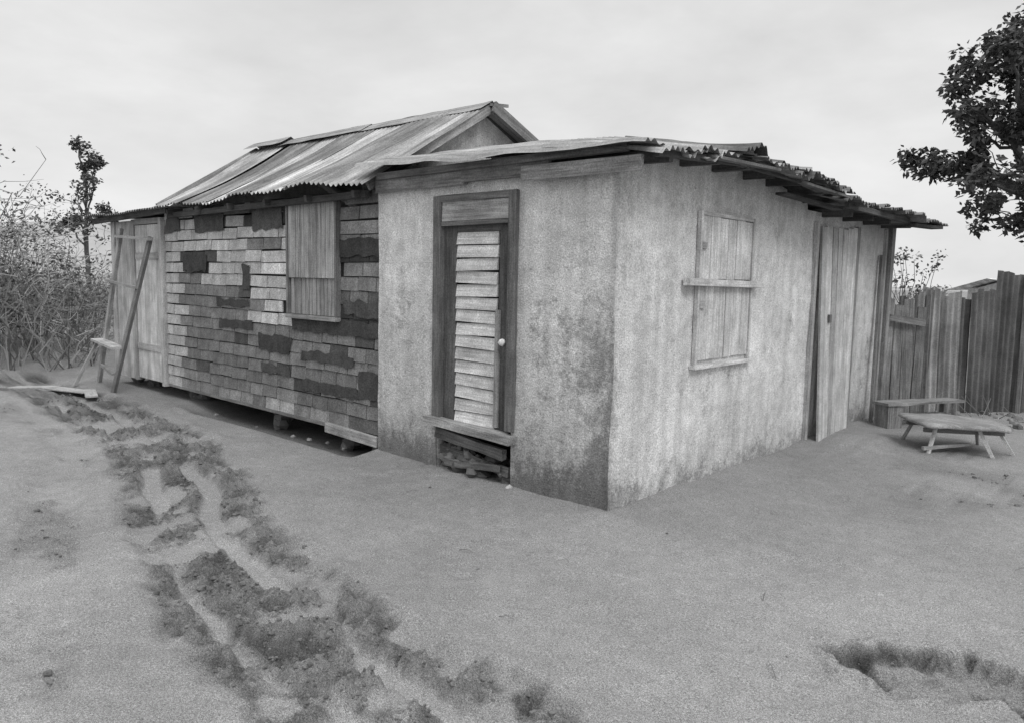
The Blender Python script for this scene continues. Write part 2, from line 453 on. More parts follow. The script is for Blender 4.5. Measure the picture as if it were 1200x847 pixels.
for (ya,yb,lf,sh,xe) in ((.9,2.0,.045,.5,.42),(1.75,2.7,.03,.4,.47),(2.35,3.25,.075,.55,.40),(2.7,3.3,-.02,.4,.5),(-.1,.8,.03,.9,.36)):
    def f(u,v):
        yy=ya+(yb-ya)*u; xx=-.6+(xe+.6)*v+.04*noise.noise(Vector((yy*4,lf*90,1)))*v
        return (xx,yy,zA(xx,yy)+lf+.014*math.sin(2*math.pi*yy/LAM)-.03*v+v*v*sag(yy,lf*77)*1.8)
    mb.grid(int((yb-ya)/LAM*8),10,f,sh,lambda u,v:(u+ya*3,v,0))
mb.obj("shed_roof_sheets",TIN,house,True)
mb=MB()
for (ya,yb,z,xr,sh) in ((3.0,4.2,2.375,.42,.45),(3.9,5.0,2.36,.50,.4),(4.7,5.8,2.345,.58,.45),(5.0,5.7,2.33,.50,.3)):
    def f(u,v):
        yy=ya+(yb-ya)*u; xx=-2.6+(xr+2.6+.04*noise.noise(Vector((yy*3,z*9,4))))*v
        return (xx,yy,z+.013*math.sin(2*math.pi*yy/LAM)+.02*noise.noise(Vector((xx,yy*1.5,3)))-.03*v*(yy>4.9)+v*v*v*sag(yy,z*50))
    mb.grid(int((yb-ya)/LAM*8),14,f,sh,lambda u,v:(u*1.3+ya,v*3,0))
mb.obj("rear_roof_sheets",TIN,house,True)
mb=MB()
for yy in (.12,.75,1.25,1.75,2.2,2.65,3.0,3.5,4.1,4.7,5.3):
    z=(zA(.1,yy)-.075) if yy<3.1 else 2.29
    mb.beam((-.5,yy,z+.02),(.30+ru(-.05,.03),yy+ru(-.03,.03),z),.05,.08,sh=ru(.6,1.0),jit=.004)
def ez(y): return zA(.25,y)-.035
for ya,yb in ((0.0,1.1),(1.1,2.1),(2.1,3.1)):
    mb.beam((.27,ya,ez(ya)-.005),(.27,yb,ez(yb)-.005),.04,.045,sh=.8)
mb.beam((.38,3.05,2.32),(.40,5.6,2.29),.04,.05,sh=.7)
mb.beam((.12,2.2,2.36),(.25,3.2,2.30),.09,.02,sh=.7)
mb.beam((.30,2.5,2.42),(.36,3.25,2.34),.10,.02,sh=.9)
mb.beam((.42,4.9,2.26),(.50,5.65,2.27),.13,.03,sh=.6)
mb.beam((.33,.6,2.44),(.40,1.5,2.45),.05,.02,sh=1.2); mb.beam((.36,2.0,2.42),(.47,2.9,2.36),.05,.02,sh=1.2)
mb.obj("eave_timbers",WOODD,house)

# ---- door in front wall
mb=MB()
mb.box((-1.765,-.035,.44),(-1.68,.03,2.235),.42,jit=.004)
mb.box((-.945,-.035,.46),(-.865,.03,2.235),.42,jit=.004)
mb.box((-1.678,-.03,2.185),(-.947,.03,2.232),.5,jit=.003)
mb.box((-1.678,-.02,2.035),(-.947,.02,2.183),1.05,jit=.003)
mb.box((-1.678,-.03,2.0),(-.947,.03,2.033),.4,jit=.003)
mb.box((-1.676,.015,.44),(-1.54,.06,1.998),.32,jit=.003)
mb.box((-1.068,.015,.44),(-.947,.06,1.998),.28,jit=.003)
mb.box((-1.538,.02,1.95),(-1.07,.06,1.998),.35,jit=.002)
mb.box((-1.538,.02,.40),(-1.07,.06,.44),.35,jit=.002)
mb.box((-1.085,-.01,.46),(-1.045,.013,1.36),.8,jit=.003)
mb.obj("door_frame",WOOD,house)
mb=MB()
n=15;zb=.44;hh=(1.95-.44)/n
for i in range(n):
    z=zb+i*hh; s=ru(1.05,1.3)
    dx=ru(-.004,.004); dz=ru(-.006,.006)
    vs=[(-1.536+dx,.006,z+.004+dz),(-1.088+dx,.006,z+.004-dz),(-1.088+dx,.020,z+hh-.004-dz),(-1.536+dx,.020,z+hh-.004+dz),
        (-1.536+dx,.03,z+.004+dz),(-1.088+dx,.03,z+.004-dz),(-1.088+dx,.034,z+hh-.004-dz),(-1.536+dx,.034,z+hh-.004+dz)]
    o=ru(0,40); lc=[(v[0]+o,v[1],v[2]+o) for v in vs]
    mb.add(vs,[(0,1,2,3),(4,7,6,5),(0,4,5,1),(3,2,6,7),(0,3,7,4),(1,5,6,2)],s,lc)
mb.obj("door_slats",WOODL,house)
mb=MB(); mb.box((-1.535,.04,.42),(-1.09,.055,1.96),1); mb.obj("door_backing",DARK,house)
mb=MB(); mb.rock((-.985,-.03,1.12),.028,1.5,1.0); mb.beam((-.985,.02,1.12),(-.985,-.03,1.12),.02,.02,sh=1.2); mb.obj("door_knob",WOODL,house,True)
mb=MB()
mb.beam((-1.80,-.05,.435),(-.84,-.05,.40),.10,.07,sh=.85,jit=.008,seg=4)
mb.beam((-1.72,-.01,.34),(-.95,-.02,.27),.05,.08,sh=.40,jit=.008,seg=3)
mb.beam((-1.70,.03,.20),(-.93,.02,.13),.04,.06,sh=.35,jit=.01,seg=3)
mb.beam((-1.60,-.02,.10),(-1.0,-.03,.16),.04,.05,sh=.5,jit=.01,seg=3)
mb.obj("door_sill",WOOD,house)
mb=MB()
for _ in range(46):
    mb.rock((ru(-1.7,-.93),ru(.02,.16),ru(0,.22)),ru(.03,.08),ru(.3,.9))
mb.rock((-.88,-.03,.02),.04,2.0); mb.rock((-1.3,-.01,.07),.07,.6)
mb.obj("step_rubble",STONE,house)

# ---- side window with shutters
mb=MB()
ys0,ys1,zs0,zs1=1.03,1.95,.97,2.13
for half in ((zs0+.03,1.575),(1.62,zs1-.03)):
    nb=6
    for i in range(nb):
        a=ys0+.035+(ys1-ys0-.07)*i/nb; b=ys0+.035+(ys1-ys0-.07)*(i+1)/nb
        gap=.004 if i!=3 else .012
        mb.box((.008,a+gap/2,half[0]+ru(0,.008)),(.026+ru(0,.004),b-gap/2,half[1]-ru(0,.008)),ru(1.08,1.28),axis=2)
mb.box((.006,ys0,zs0),(.038,ys0+.032,zs1),1.1); mb.box((.006,ys1-.032,zs0),(.038,ys1,zs1),1.05)
mb.box((.006,ys0+.034,zs1-.03),(.036,ys1-.034,zs1),1.0); mb.box((.006,ys0-.03,zs0-.03),(.055,ys1+.04,zs0-.001),1.2,jit=.003)
mb.beam((.05,.83,1.60),(.05,2.07,1.585),.06,.055,sh=1.1,jit=.004)
mb.box((.03,ys0+.03,1.40),(.042,ys0+.1,1.46),.8); mb.box((.03,ys0+.03,1.85),(.042,ys0+.1,1.9),.8)
mb.obj("window_shutters",WOODL,house)

mb=MB()
ya,yb=3.40,4.42
nb=7
for i in range(nb):
    a=ya+(yb-ya)*i/nb; b=ya+(yb-ya)*(i+1)/nb
    tl=.10*(1-i/nb)
    zb=.03+ru(-.02,.04); zt=2.20+ru(-.04,.01)
    p0=((.05+tl*.8),(a+b)/2-.03,zb); p1=(.03,(a+b)/2,zt)
    mb.beam(p0,p1,(yb-ya)/nb-.016,.022,up=(1,0,0),sh=ru(.75,1.15),jit=.004)
mb.beam((.02,4.46,0),(.02,4.46,2.22),.07,.05,up=(1,0,0),sh=.5)
mb.beam((.015,3.34,0.05),(.015,3.34,2.2),.06,.04,up=(1,0,0),sh=.8)
mb.beam((.085,3.62,1.22),(.085,3.62,1.30),.05,.03,up=(1,0,0),sh=.3)
mb.obj("side_plank_door",WOODL,house)
mb=MB()
mb.beam((.04,5.58,-.1),(.04,5.60,2.28),.09,.05,up=(1,0,0),sh=.7,jit=.005)
mb.beam((.10,5.1,.02),(.03,5.30,1.95),.05,.03,up=(1,0,0),sh=.6)
mb.beam((.02,5.45,.0),(.02,5.45,2.25),.06,.03,up=(1,0,0),sh=.9)
mb.obj("corner_boards",WOOD,house)

# ---------------- long wing (shingle wall)
mb=MB()
mb.box((-8.6,.06,.17),(-2.53,3.15,2.22),1.0)
mb.obj("wing_wall_core",DARK,house)
mb=MB()
course=.130; XL,XR=-6.95,-2.53
z=.155; r=0
def region(x,z):
    if x<-6.42: return ru(.40,.50)
    if z>2.05:
        if -6.95<x<-6.5 or -6.05<x<-5.4 or -4.75<x<-4.12: return ru(.05,.08)
        if x>-3.15: return ru(.20,.26)
        return ru(.36,.46)
    if x>-3.2:
        if 1.75<z<1.90: return .05
        if 1.20<z<1.36: return .06
        if 1.0<z<1.14: return .06
        if z>1.36: return ru(.20,.28)
    if z>1.80 and x<-4.0: return ru(.46,.58)
    if -6.42<x<-5.85 and 1.55<z<1.80: return ru(.05,.08)
    if -5.85<x<-4.95 and 1.45<z<1.80: return ru(.42,.52) if rnd()<.75 else ru(.07,.12)
    if -5.0<x<-4.8 and 1.3<z<1.7: return ru(.07,.14)
    if x>-4.83 and x<-3.98 and z>1.02: return ru(.46,.58)
    if -4.67<x<-3.9 and z<.32: return ru(.38,.48)
    if z<.3: return ru(.21,.30)
    return ru(.17,.22)*(1+.25*noise.noise(Vector((x*1.3,z*2,3))))
while z<2.30:
    x=XL-(.17 if r%2 else 0)+ru(-.02,.02)
    while x<XR:
        light=(z>1.75 or (-4.83<x<-3.95 and z>1.0) or x<-6.42)
        w=ru(.32,.42) if light else ru(.25,.34)
        if rnd()<.12: w*=1.5
        a=max(x,XL); b=min(x+w-(.014 if light else .008),XR)
        if b-a>.03:
            xm=(a+b)/2
            if not(-4.0<xm<-3.18 and z+course/2>1.16):
                s=region(xm,z+course/2)
                if rnd()<.05: s*=.45
                if rnd()<.06: s*=1.25
                dz=ru(-.005,.005); pr=ru(0,.005); gp=.015 if light else .007
                tl=ru(-.006,.006)
                vs=[(a+ru(0,.006),.040-pr,z+dz+tl),(b-ru(0,.006),.040-pr,z+dz-tl),(b,.047,z+course+dz-gp-tl),(a,.047,z+course+dz-gp+tl),
                    (a,.058,z+dz),(b,.058,z+dz),(b,.059,z+course+dz-gp),(a,.059,z+course+dz-gp)]
                mb.add(vs,[(0,1,2,3),(0,4,5,1),(3,2,6,7),(0,3,7,4),(1,5,6,2)],s)
        x+=w
    z+=course; r+=1
mb.obj("shingle_cladding",SHIN,house)
mb=MB()
for (a,b,c,d,s) in ((-6.42,-5.82,1.60,1.80,.04),(-5.55,-4.85,1.22,1.30,.045),(-4.66,-4.02,.78,.96,.045),(-3.98,-2.54,1.03,1.17,.045),
                  (-3.14,-2.54,1.76,1.92,.04),(-3.1,-2.54,1.22,1.36,.06),(-3.82,-2.95,.74,.84,.05),(-3.80,-2.88,.44,.55,.05),(-2.87,-2.54,.46,.72,.05),
                  (-5.5,-4.75,.98,1.07,.05),(-4.6,-4.02,.55,.64,.06),(-4.98,-4.82,1.42,1.68,.05),(-6.08,-5.40,2.06,2.26,.06),(-4.76,-4.12,2.05,2.27,.07),(-6.92,-6.52,2.08,2.27,.07)):
    def f(u,v):
        x=a+(b-a)*u; z=c+(d-c)*v
        e=.035*noise.noise(Vector((x*9,z*6,a)))
        return (x+(e if 0<u<1 else e*2),.030+.004*noise.noise(Vector((x*8,z*8,1))),z+e*(1 if v<.5 else -1))
    mb.grid(24,3,f,s*1.55)
mb.obj("torn_felt_strips",SHIN,house)
mb=MB()
nb=11
for i in range(nb):
    a=-3.985+(.80)*i/nb; b=a+.80/nb
    mb.box((a+.003,-.004+ru(0,.004),1.56),(b-.003,.05,2.32),ru(.95,1.2),axis=2)
for i in range(12):
    a=-3.975+(.78)*i/12; b=a+.78/12
    mb.box((a+.005,.018+ru(0,.004),1.20),(b-.005,.05,1.555),ru(.8,1.05),axis=2)
mb.box((-4.02,-.02,1.155),(-3.15,.05,1.195),.85)
mb.box((-4.02,-.008,1.2),(-3.99,.05,2.28),.6); mb.box((-3.18,-.008,1.2),(-3.15,.05,2.28),.55)
mb.obj("boarded_window",WOOD,house)
mb=MB()
mb.beam((-3.35,.02,.13),(-2.55,.02,.10),.05,.09,up=(0,0,1),sh=1.1,jit=.004)
mb.box((-6.9,.025,.13),(-3.4,.055,.158),.6,jit=.003)
mb.obj("bottom_boards",WOOD,house)
mb=MB()
for x in (-2.75,-3.2,-4.6,-6.6,-7.9,-8.5):
    for k in range(4): mb.rock((x+ru(-.08,.08),.22+ru(-.04,.1),ru(-.08,.12)),ru(.07,.11),ru(.5,1.0))
for _ in range(14): mb.rock((ru(-8.6,-2.7),ru(-.12,.1),-.04),ru(.015,.03),ru(.7,1.2))
mb.obj("stone_piers",STONE,house)
mb=MB()
mb.box((-8.62,.0,.12),(-8.50,.07,2.28),1.05); 
for i in range(5):
    a=-8.49+.61*i/5; mb.box((a,.02,.12),(a+.116,.055,2.26),ru(.95,1.2),axis=2)
mb.box((-7.88,-.01,.12),(-7.81,.06,2.27),.75); mb.box((-7.03,-.01,.12),(-6.96,.06,2.27),.95)
mb.box((-7.808,-.01,2.20),(-7.032,.06,2.27),.7)
for i in range(6):
    a=-7.80+.765*i/6; mb.box((a,.01,.16),(a+.122,.045,2.19),ru(1.15,1.4),axis=2)
mb.box((-7.78,-.008,1.75),(-7.06,.008,1.83),.95); mb.box((-7.78,-.008,.55),(-7.06,.008,.63),.95)
for i in range(14):
    z=.14+i*.15; mb.box((-8.64,.1,z),(-8.60,3.1,z+.142),ru(.7,1.0),axis=1)
mb.obj("left_end_boards",WOODL,house)

# main gable roof
RY,RZ=1.46,3.32
mb=MB()
EY=-.17
def ze(x): return 2.37-.02*math.sin((x+2.5)*1.1)-.015*math.sin(x*4.3)
def rp(x,v):
    y=EY+(RY-EY)*v; z=ze(x)+(RZ-ze(x))*v -.05*math.sin(math.pi*v)*(.5+.5*math.sin(x*.8))
    return y,z
sheets=[];x=-2.44
k=0
while x>-6.6:
    sheets.append((x-.68,x)); x-=.60
for k,(a,b) in enumerate(sheets):
    sh=[.95,.72,1.2,.70,1.3,.72,1.05,.68,1.05][k%9]; ev=ru(-.06,.05); lf=.012*(k%2)+ru(0,.008)
    off=ru(0,30)
    def f(u,v):
        x=a+(b-a)*u
        xx=x-(0 if b>-5.9 else .6*v*max(0,min(1,(-5.6-x)/1.0)))
        if k==0: xx=x-.17*v*u
        y,z=rp(xx,v); y+=ev*(1-v)
        e=max(0,1-v*5)
        return (xx,y,z+lf+.012*math.sin(2*math.pi*x/LAM)+.010*noise.noise(Vector((x*3,v*4,k)))+e*.025*noise.noise(Vector((x*4,k,1))))
    mb.grid(int(.68/LAM*8),16,f,sh,lambda u,v:(u*.68+off,v*2,0))
def f(u,v):
    x=-7.2+(4.6)*u; y=RY+(3.3-RY)*v
    return (x,y,RZ-.01-.42*(y-RY)+.011*math.sin(2*math.pi*x/LAM))
mb.grid(480,8,f,.7,lambda u,v:(u*4.6,v*2,0))
mb.obj("main_roof_sheets",TIN,house,True)
mb=MB()
for (a,b,dz,s) in ((-4.6,-2.58,.0,.9),(-6.4,-4.55,.01,.8),(-7.28,-6.3,.05,.85)):
    for sg in (-1,1):
        def f(u,v):
            x=a+(b-a)*u
            return (x,RY+sg*.16*v,RZ+.035+dz-.10*v-.01*noise.noise(Vector((x*3,v,sg))))
        mb.grid(20,3,f,s,lambda u,v:(v,u*2,0))
mb.obj("ridge_cap",TIN,house)
mb=MB()
mb.beam((-2.58,EY+.1,2.37),(-2.62,RY,RZ-.04),.03,.09,up=(0,-.6,1),sh=.8)
mb.beam((-2.56,RY,RZ-.02),(-2.56,3.2,RZ-.42*1.74-.03),.03,.11,up=(0,.4,1),sh=.55)
mb.beam((-2.60,RY-.02,RZ+.0),(-2.60,RY+.25,RZ+.03),.02,.03,sh=.7)
mb.beam((-7.18,RY,RZ-.02),(-6.75,EY+.05,2.38),.03,.08,up=(0,-.6,1),sh=.9)
mb.obj("rake_boards",WOOD,house)
mb=MB()
mb.add([(-2.75,0.0,2.30),(-2.75,3.1,2.3),(-2.75,3.1,2.52),(-2.75,RY,RZ-.05),(-2.75,0.0,2.42)],[(0,1,2,3,4)],.75)
mb.add([(-6.9,0.1,2.22),(-6.9,3.1,2.22),(-6.9,3.1,2.5),(-6.9,RY,RZ-.05),(-6.9,0.1,2.42)],[(4,3,2,1,0)],.7)
mb.obj("gable_ends",PLAS,house)
mb=MB()
for (xa,xb,s,dz) in ((-7.5,-6.45,.6,.0),(-8.3,-7.4,.45,-.008),(-8.95,-8.2,.6,.01)):
    def f(u,v):
        x=xa+(xb-xa)*u; y=-.22+3.4*v
        return (x,y,2.36-.012*(x+6.5)*-1+.03*v*3+dz+.012*math.sin(2*math.pi*x/LAM)+.015*noise.noise(Vector((x*2,y,2))))
    mb.grid(int((xb-xa)/LAM*8),10,f,s,lambda u,v:(u+xa,v*3,0))
mb.obj("left_roof_sheets",TIN,house,True)
mb=MB()
mb.beam((-8.9,-.12,2.27),(-6.5,-.12,2.33),.04,.07,sh=.7)
mb.beam((-6.6,-.06,2.27),(-2.6,-.06,2.30),.04,.06,sh=.6)
for i in range(9): mb.beam((-8.7+i*.75,-.14,2.30),(-8.7+i*.75,.3,2.36),.04,.06,sh=.7)
mb.obj("wing_eave_timbers",WOODD,house)

# ------------------------------------------------------------------ trestle by the left door
mb=MB()
mb.beam((-8.75,-.18,0),(-8.00,-.09,2.15),.05,.045,sh=.7,jit=.004)
mb.beam((-7.58,-.42,0),(-7.04,-.10,2.02),.055,.05,sh=.45,jit=.004)
mb.beam((-8.10,-.12,2.05),(-6.98,-.13,1.99),.06,.035,sh=.8,jit=.003)
mb.beam((-8.32,-.17,1.45),(-7.18,-.24,1.38),.05,.03,sh=.6,jit=.003)
mb.beam((-8.66,-.22,.62),(-7.42,-.40,.60),.16,.03,sh=.9,jit=.003)
mb.beam((-8.60,-.55,0),(-8.60,-.22,.62),.04,.04,sh=.6)
mb.beam((-8.30,-.30,.30),(-7.55,-.42,.25),.04,.03,sh=.6)
mb.obj("wooden_trestle",WOODL)
mb=MB()
for (x,y,a,L,w) in ((-8.3,-.75,.2,1.1,.2),(-7.7,-.65,-.3,.9,.14),(-8.9,-.95,.6,.7,.18)):
    zg=gh(x,y)+.015; dx,dy=math.cos(a)*L/2,math.sin(a)*L/2
    mb.beam((x-dx,y-dy,zg),(x+dx,y+dy,zg+.03),w,.02,sh=.8,jit=.004)
mb.obj("scrap_boards",WOODL)

# ------------------------------------------------------------------ fence
fence=empty("corrugated_tin_fence")
FP=[(.02,6.15),(1.35,7.95),(4.5,11.2)]
def fp(s):
    L1=math.hypot(1.33,1.8)
    if s<L1: t=s/L1; return (FP[0][0]+1.33*t,FP[0][1]+1.8*t),(1.33/L1,1.8/L1)
    L2=math.hypot(3.15,3.25); t=(s-L1)/L2; return (FP[1][0]+3.15*t,FP[1][1]+3.25*t),(3.15/L2,3.25/L2)
mb=MB(); s=0.0
spec=[(.16,1.45,.5),(.22,1.54,.85),(.28,1.58,1.25),(.22,1.53,1.0),(.16,1.46,.55),(.34,1.56,.42),(.40,1.80,.40),(.10,1.66,.55),(.45,1.74,.8),(.45,1.70,.55),(.5,1.82,.7),(.5,1.75,.8),(.6,1.85,.6),(.6,1.8,.9),(.6,1.9,.7),(.6,1.8,.8),(.6,1.85,.6)]
for i,(w,ht,sh) in enumerate(spec):
    off=.03*(i%2)+ru(0,.012); lean=ru(-.07,.07); o=ru(0,40); lam=.085
    def f(u,v):
        ss=s+(w+.05)*u; (x,y),(dx,dy)=fp(max(0,ss+lean*v))
        nxx,nyy=dy,-dx
        d=off+.022*math.sin(2*math.pi*ss/lam)+.014*noise.noise(Vector((ss*2,v*3,i)))
        return (x+nxx*d,y+nyy*d,-.15+(ht+.15)*v+((.05*noise.noise(Vector((ss*8,i,0)))+.05*(u-.5)*(1 if i%2 else -1)) if v>.9 else 0))
    mb.grid(max(12,int(w/lam*10)),10,f,sh*.85,lambda u,v:(u*w*1.2+o,v*1.3,0))
    s+=w
mb.obj("fence_sheets",TIN,fence,True)
mb=MB()
for sa,sb,z in ((0,2.2,1.25),(2.24,6.5,1.35),(2.24,6.5,.5)):
    (xa,ya),(dx,dy)=fp(sa);(xb,yb),_=fp(sb)
    mb.beam((xa-dy*.06,ya+dx*.06,z),(xb-dy*.06,yb+dx*.06,z),.04,.07,sh=.8)
for ss,ht in ((.40,1.50),(1.82,1.76)):
    (x,y),(dx,dy)=fp(ss); mb.beam((x+dy*.07,y-dx*.07,-.1),(x+dy*.07-.03,y-dx*.07,ht),.05,.05,up=(1,0,0),sh=.6)
mb.obj("fence_posts",WOOD,fence)
gate=MB()
for i in range(4):
    gate.beam((.06+.09*i,5.66+.10*i,-.02),(.00+.09*i+ru(-.02,.03),5.82+.10*i,1.42+ru(-.10,.05)),ru(.10,.13),.022,up=(1,-1,0),sh=ru(.45,.95),jit=.004)
gate.beam((.05,5.70,1.22),(.36,6.05,1.16),.08,.02,up=(1,-1,0),sh=.6)
gate.obj("plank_gate",WOOD)

# ------------------------------------------------------------------ low table and bench
tb=empty("low_wooden_table")
mb=MB()
tcx,tcy=1.12,4.36; zt=.255; A=math.atan2(RT[1],RT[0])-.1
ca,sa=math.cos(A),math.sin(A)
def tl(u,v,z): return (tcx+ca*u-sa*v,tcy+sa*u+ca*v,z)
def outline(k,n,s=1.0):
    a=2*math.pi*k/n; e=.42
    cu=math.copysign(abs(math.cos(a))**e,math.cos(a)); sv=math.copysign(abs(math.sin(a))**e,math.sin(a))
    return cu*.45*s*(1+.05*math.sin(3*a)), sv*.36*s*(1+.04*math.cos(5*a))
N=40
rings=[(.0,.052),(.5,.05),(.85,.045),(.97,.03),(1.0,.0),(.97,-.01),(.5,-.012),(0,-.012)]
vs=[];fs=[]
for s_,dz in rings:
    for k in range(N):
        u,v=outline(k,N,s_+1e-3); vs.append(tl(u,v,zt+dz*.8-.03*u+.022*noise.noise(Vector((u*5,v*5,dz)))))
for j in range(len(rings)-1):
    for k in range(N): a=j*N+k;b=j*N+(k+1)%N; fs.append((a,b,b+N,a+N))
mb.add(vs,fs,.55); mb.obj("table_top",WOODL,tb,True)
mb=MB()
for (u,v,du,dv) in ((-.28,-.22,-.08,-.06),(.10,-.26,.12,-.08),(.34,-.10,.14,-.10),(-.3,.22,-.08,.08),(.3,.22,.08,.08)):
    x,y,_=tl(u+du,v+dv,0); mb.beam((x,y,gh(x,y)-.02),tl(u,v,zt-.01),.028,.028,sh=1.1 if v<0 else .6,jit=.002)
mb.beam(tl(-.38,-.2,zt-.04),tl(.36,-.2,zt-.05),.04,.04,sh=.4); mb.beam(tl(-.38,.2,zt-.04),tl(.36,.2,zt-.05),.04,.04,sh=.4)
mb.beam(tl(-.42,-.3,.05),tl(.1,-.1,.07),.03,.03,sh=.7)
mb.obj("table_legs",WOODL,tb)
bn=empty("wooden_bench")
mb=MB(); bx,by=site(8.45,4.15)
ex,ey=site(8.95,5.3)
mb.beam((bx,by,.29),(ex,ey,.27),.22,.03,sh=.5,jit=.007,seg=4); mb.obj("bench_plank",WOODL,bn)
mb=MB()
d=Vector((ex-bx,ey-by,0)).normalized()
mb.beam((bx+d.x*.14,by+d.y*.14,-.05),(bx+d.x*.14,by+d.y*.14,.27),.22,.18,up=(d.y,-d.x,0),sh=.7,jit=.006)
for q in (.09,-.07):
    mb.beam((ex-d.x*.15+d.y*q,ey-d.y*.15-d.x*q,-.05),(ex-d.x*.15+d.y*q,ey-d.y*.15-d.x*q,.26),.045,.045,up=(1,0,0),sh=.6)
mb.beam((bx+d.x*.2,by+d.y*.2,.14),(ex-d.x*.2,ey-d.y*.2,.12),.04,.04,sh=.5)
mb.obj("bench_legs",WOOD,bn)
mb=MB()
for _ in range(45):
    x,y=site(ru(8.4,9.8),ru(4.6,7)); 
    mb.rock((x,y,gh(x,y)),ru(.02,.08),ru(.5,1.2))
mb.obj("rubble_stones",STONE)

# ------------------------------------------------------------------ vegetation
def leaves(mb,c,r,n,size,sh=(.6,1.4),flat=1.0,droop=.3):
    for _ in range(n):
        d=Vector((random.gauss(0,1),random.gauss(0,1),random.gauss(0,1)*flat)); d.normalize()
        q=r*(rnd()**.45); p=Vector(c)+d*q
        a=Vector((random.gauss(0,1),random.gauss(0,1),random.gauss(0,.6)-droop)); a.normalize()
        b=a.cross(Vector((random.gauss(0,1),random.gauss(0,1),random.gauss(0,1)+.6))); 
        if b.length<.01: continue
        b.normalize(); s=size*ru(.6,1.25); w=s*.27
        m=p+a*s*.45; e=p+a*s; up=b.cross(a)*s*.08
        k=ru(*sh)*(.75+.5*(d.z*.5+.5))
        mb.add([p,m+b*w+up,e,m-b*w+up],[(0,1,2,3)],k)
def curve(p0,p1,n,wig):
    p0=Vector(p0);p1=Vector(p1);sd=ru(0,99);L=(p1-p0).length
    return [p0.lerp(p1,i/n)+noise.noise_vector(Vector((sd,i*.7,0)))*wig*L*math.sin(math.pi*i/n)+Vector((0,0,L*.06*math.sin(math.pi*i/n))) for i in range(n+1)]
def tree(name,dep,lat,hub_z,cl,trunk_r,leafsize,dens,depth_sp,seed,clr=.26,mat=None,nl=(45,95)):
    random.seed(seed)
    e=empty(name); bx,by=site(dep,lat); tr=MB(); lf=MB()
    base=Vector((bx,by,-.1)); hub=Vector((bx,by,hub_z))
    tr.tube(curve(base,hub,8,.04),trunk_r,trunk_r*.7,9)
    for (dl,z,r) in cl:
        dd=ru(-depth_sp,depth_sp); x,y=site(dep+dd,lat+dl); c=Vector((x,y,z))
        pth=curve(hub if z>hub_z+.3 else hub-Vector((0,0,.5)),c,7,.16); tr.tube(pth,trunk_r*.34,.02,6)
        nt=max(4,int(22*r*r*dens)) 
        for _ in range(nt):
            d=Vector((random.gauss(0,1),random.gauss(0,1),random.gauss(0,1))); d.normalize()
            t=c+d*r*(.2+.95*rnd()); st=pth[random.randrange(4,8)]
            tr.tube(curve(st,t,4,.12),.014,.004,3)
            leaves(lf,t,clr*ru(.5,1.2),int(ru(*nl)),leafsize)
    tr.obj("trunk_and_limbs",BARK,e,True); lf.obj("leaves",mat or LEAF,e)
CL=[(-1.35,5.95,.75),(-1.75,5.6,.5),(-2.0,5.2,.42),(-.75,6.3,.65),(-.85,5.2,.85),(-1.8,4.85,.45),(-2.15,3.85,.45),(-1.6,3.95,.55),(-.7,4.1,.75),(-1.1,3.3,.55),(-.5,3.0,.55),
    (-1.2,4.6,.6),(-1.9,3.45,.38),(-.4,4.7,.6),(-.2,5.8,.7),(-.1,3.6,.6),(-.8,2.75,.35),(-2.35,4.1,.25),(-1.3,2.95,.35),(.1,6.0,.95),(.5,5,1.0),(.3,3.8,.8),(1.1,5.3,.95),(1.2,4.2,.8)]
CL=[(a-.08 if a<0 else a,b-.05,c) for a,b,c in CL]
tree("broadleaf_tree",14,10.0,3.0,CL,.2,.14,1.2,.9,11,.27)
tree("broadleaf_tree",19,-10.6,2.6,[(-.35,3.3,.35),(.25,3.6,.35),(-.05,4.1,.35),(.35,3.0,.3),(-.1,4.55,.2),(-.5,2.7,.3),(.1,2.7,.4),(.4,4.2,.15)],.07,.10,.9,.4,12,.2)
random.seed(5)
sb=MB(); x0,y0=site(12,6.25)
for _ in range(34):
    t=Vector((x0+random.gauss(0,.28),y0+random.gauss(0,.28),ru(1.2,2.1))); sb.tube(curve((x0,y0,0),t,5,.1),.012,.004,3); leaves(sb,t,.14,20,.07)
sb.obj("shrub",LEAFD)

# thicket at the left : arching dry stems, few small leaves
random.seed(21)
st=MB(); lf=MB()
for k in range(290):
    lat=ru(-12.0,-6.9) ; dep=ru(11.4,15.5)
    px=600+lat/dep*890
    if px>118: continue
    x,y=site(dep,lat)
    if x>-9.4: continue
    if px<10: top=2.9
    elif px<60: top=2.9-(px-10)/50*1.1
    else: top=1.8-(px-60)/60*.45
    top+=ru(-.25,.25)
    for j in range(2):
        tx,ty=x+random.gauss(0,.7),y+random.gauss(0,.7); tz=top*ru(.5,1.0)
        pth=curve((x+ru(-.1,.1),y+ru(-.1,.1),.0),(tx,ty,tz),6,.25); lt=rnd()
        st.tube(pth,.013,.004,3,ru(.4,2.0))
        for m in range(4):
            a=pth[random.randrange(2,7)]; b=a+Vector((random.gauss(0,.38),random.gauss(0,.38),ru(-.1,.35)))
            st.tube(curve(a,b,3,.2),.007,.002,3,ru(.4,1.8))
            if b.z>.65 and rnd()<(.55 if px<65 else .26): leaves(lf,b,.24,15,.07,(.5,1.3))
th=st.obj("bush_thicket",TWIG,None)
lf.obj("thicket_leaves",LEAFD,th)
random.seed(31)
b2=MB()
for k in range(260):
    dep=ru(17,26); lat=-dep*ru(.52,.85); x,y=site(dep,lat)
    if x>-10: continue
    for j in range(2): 
        z=ru(.1,.8)*(1.2+ .5*noise.noise(Vector((x*.3,y*.3,0)))); 
        leaves(b2,(x,y,z),.45,30,.14,(.6,1.5))
b2.obj("background_bushes",LEAFD)
random.seed(3)
tw=MB()
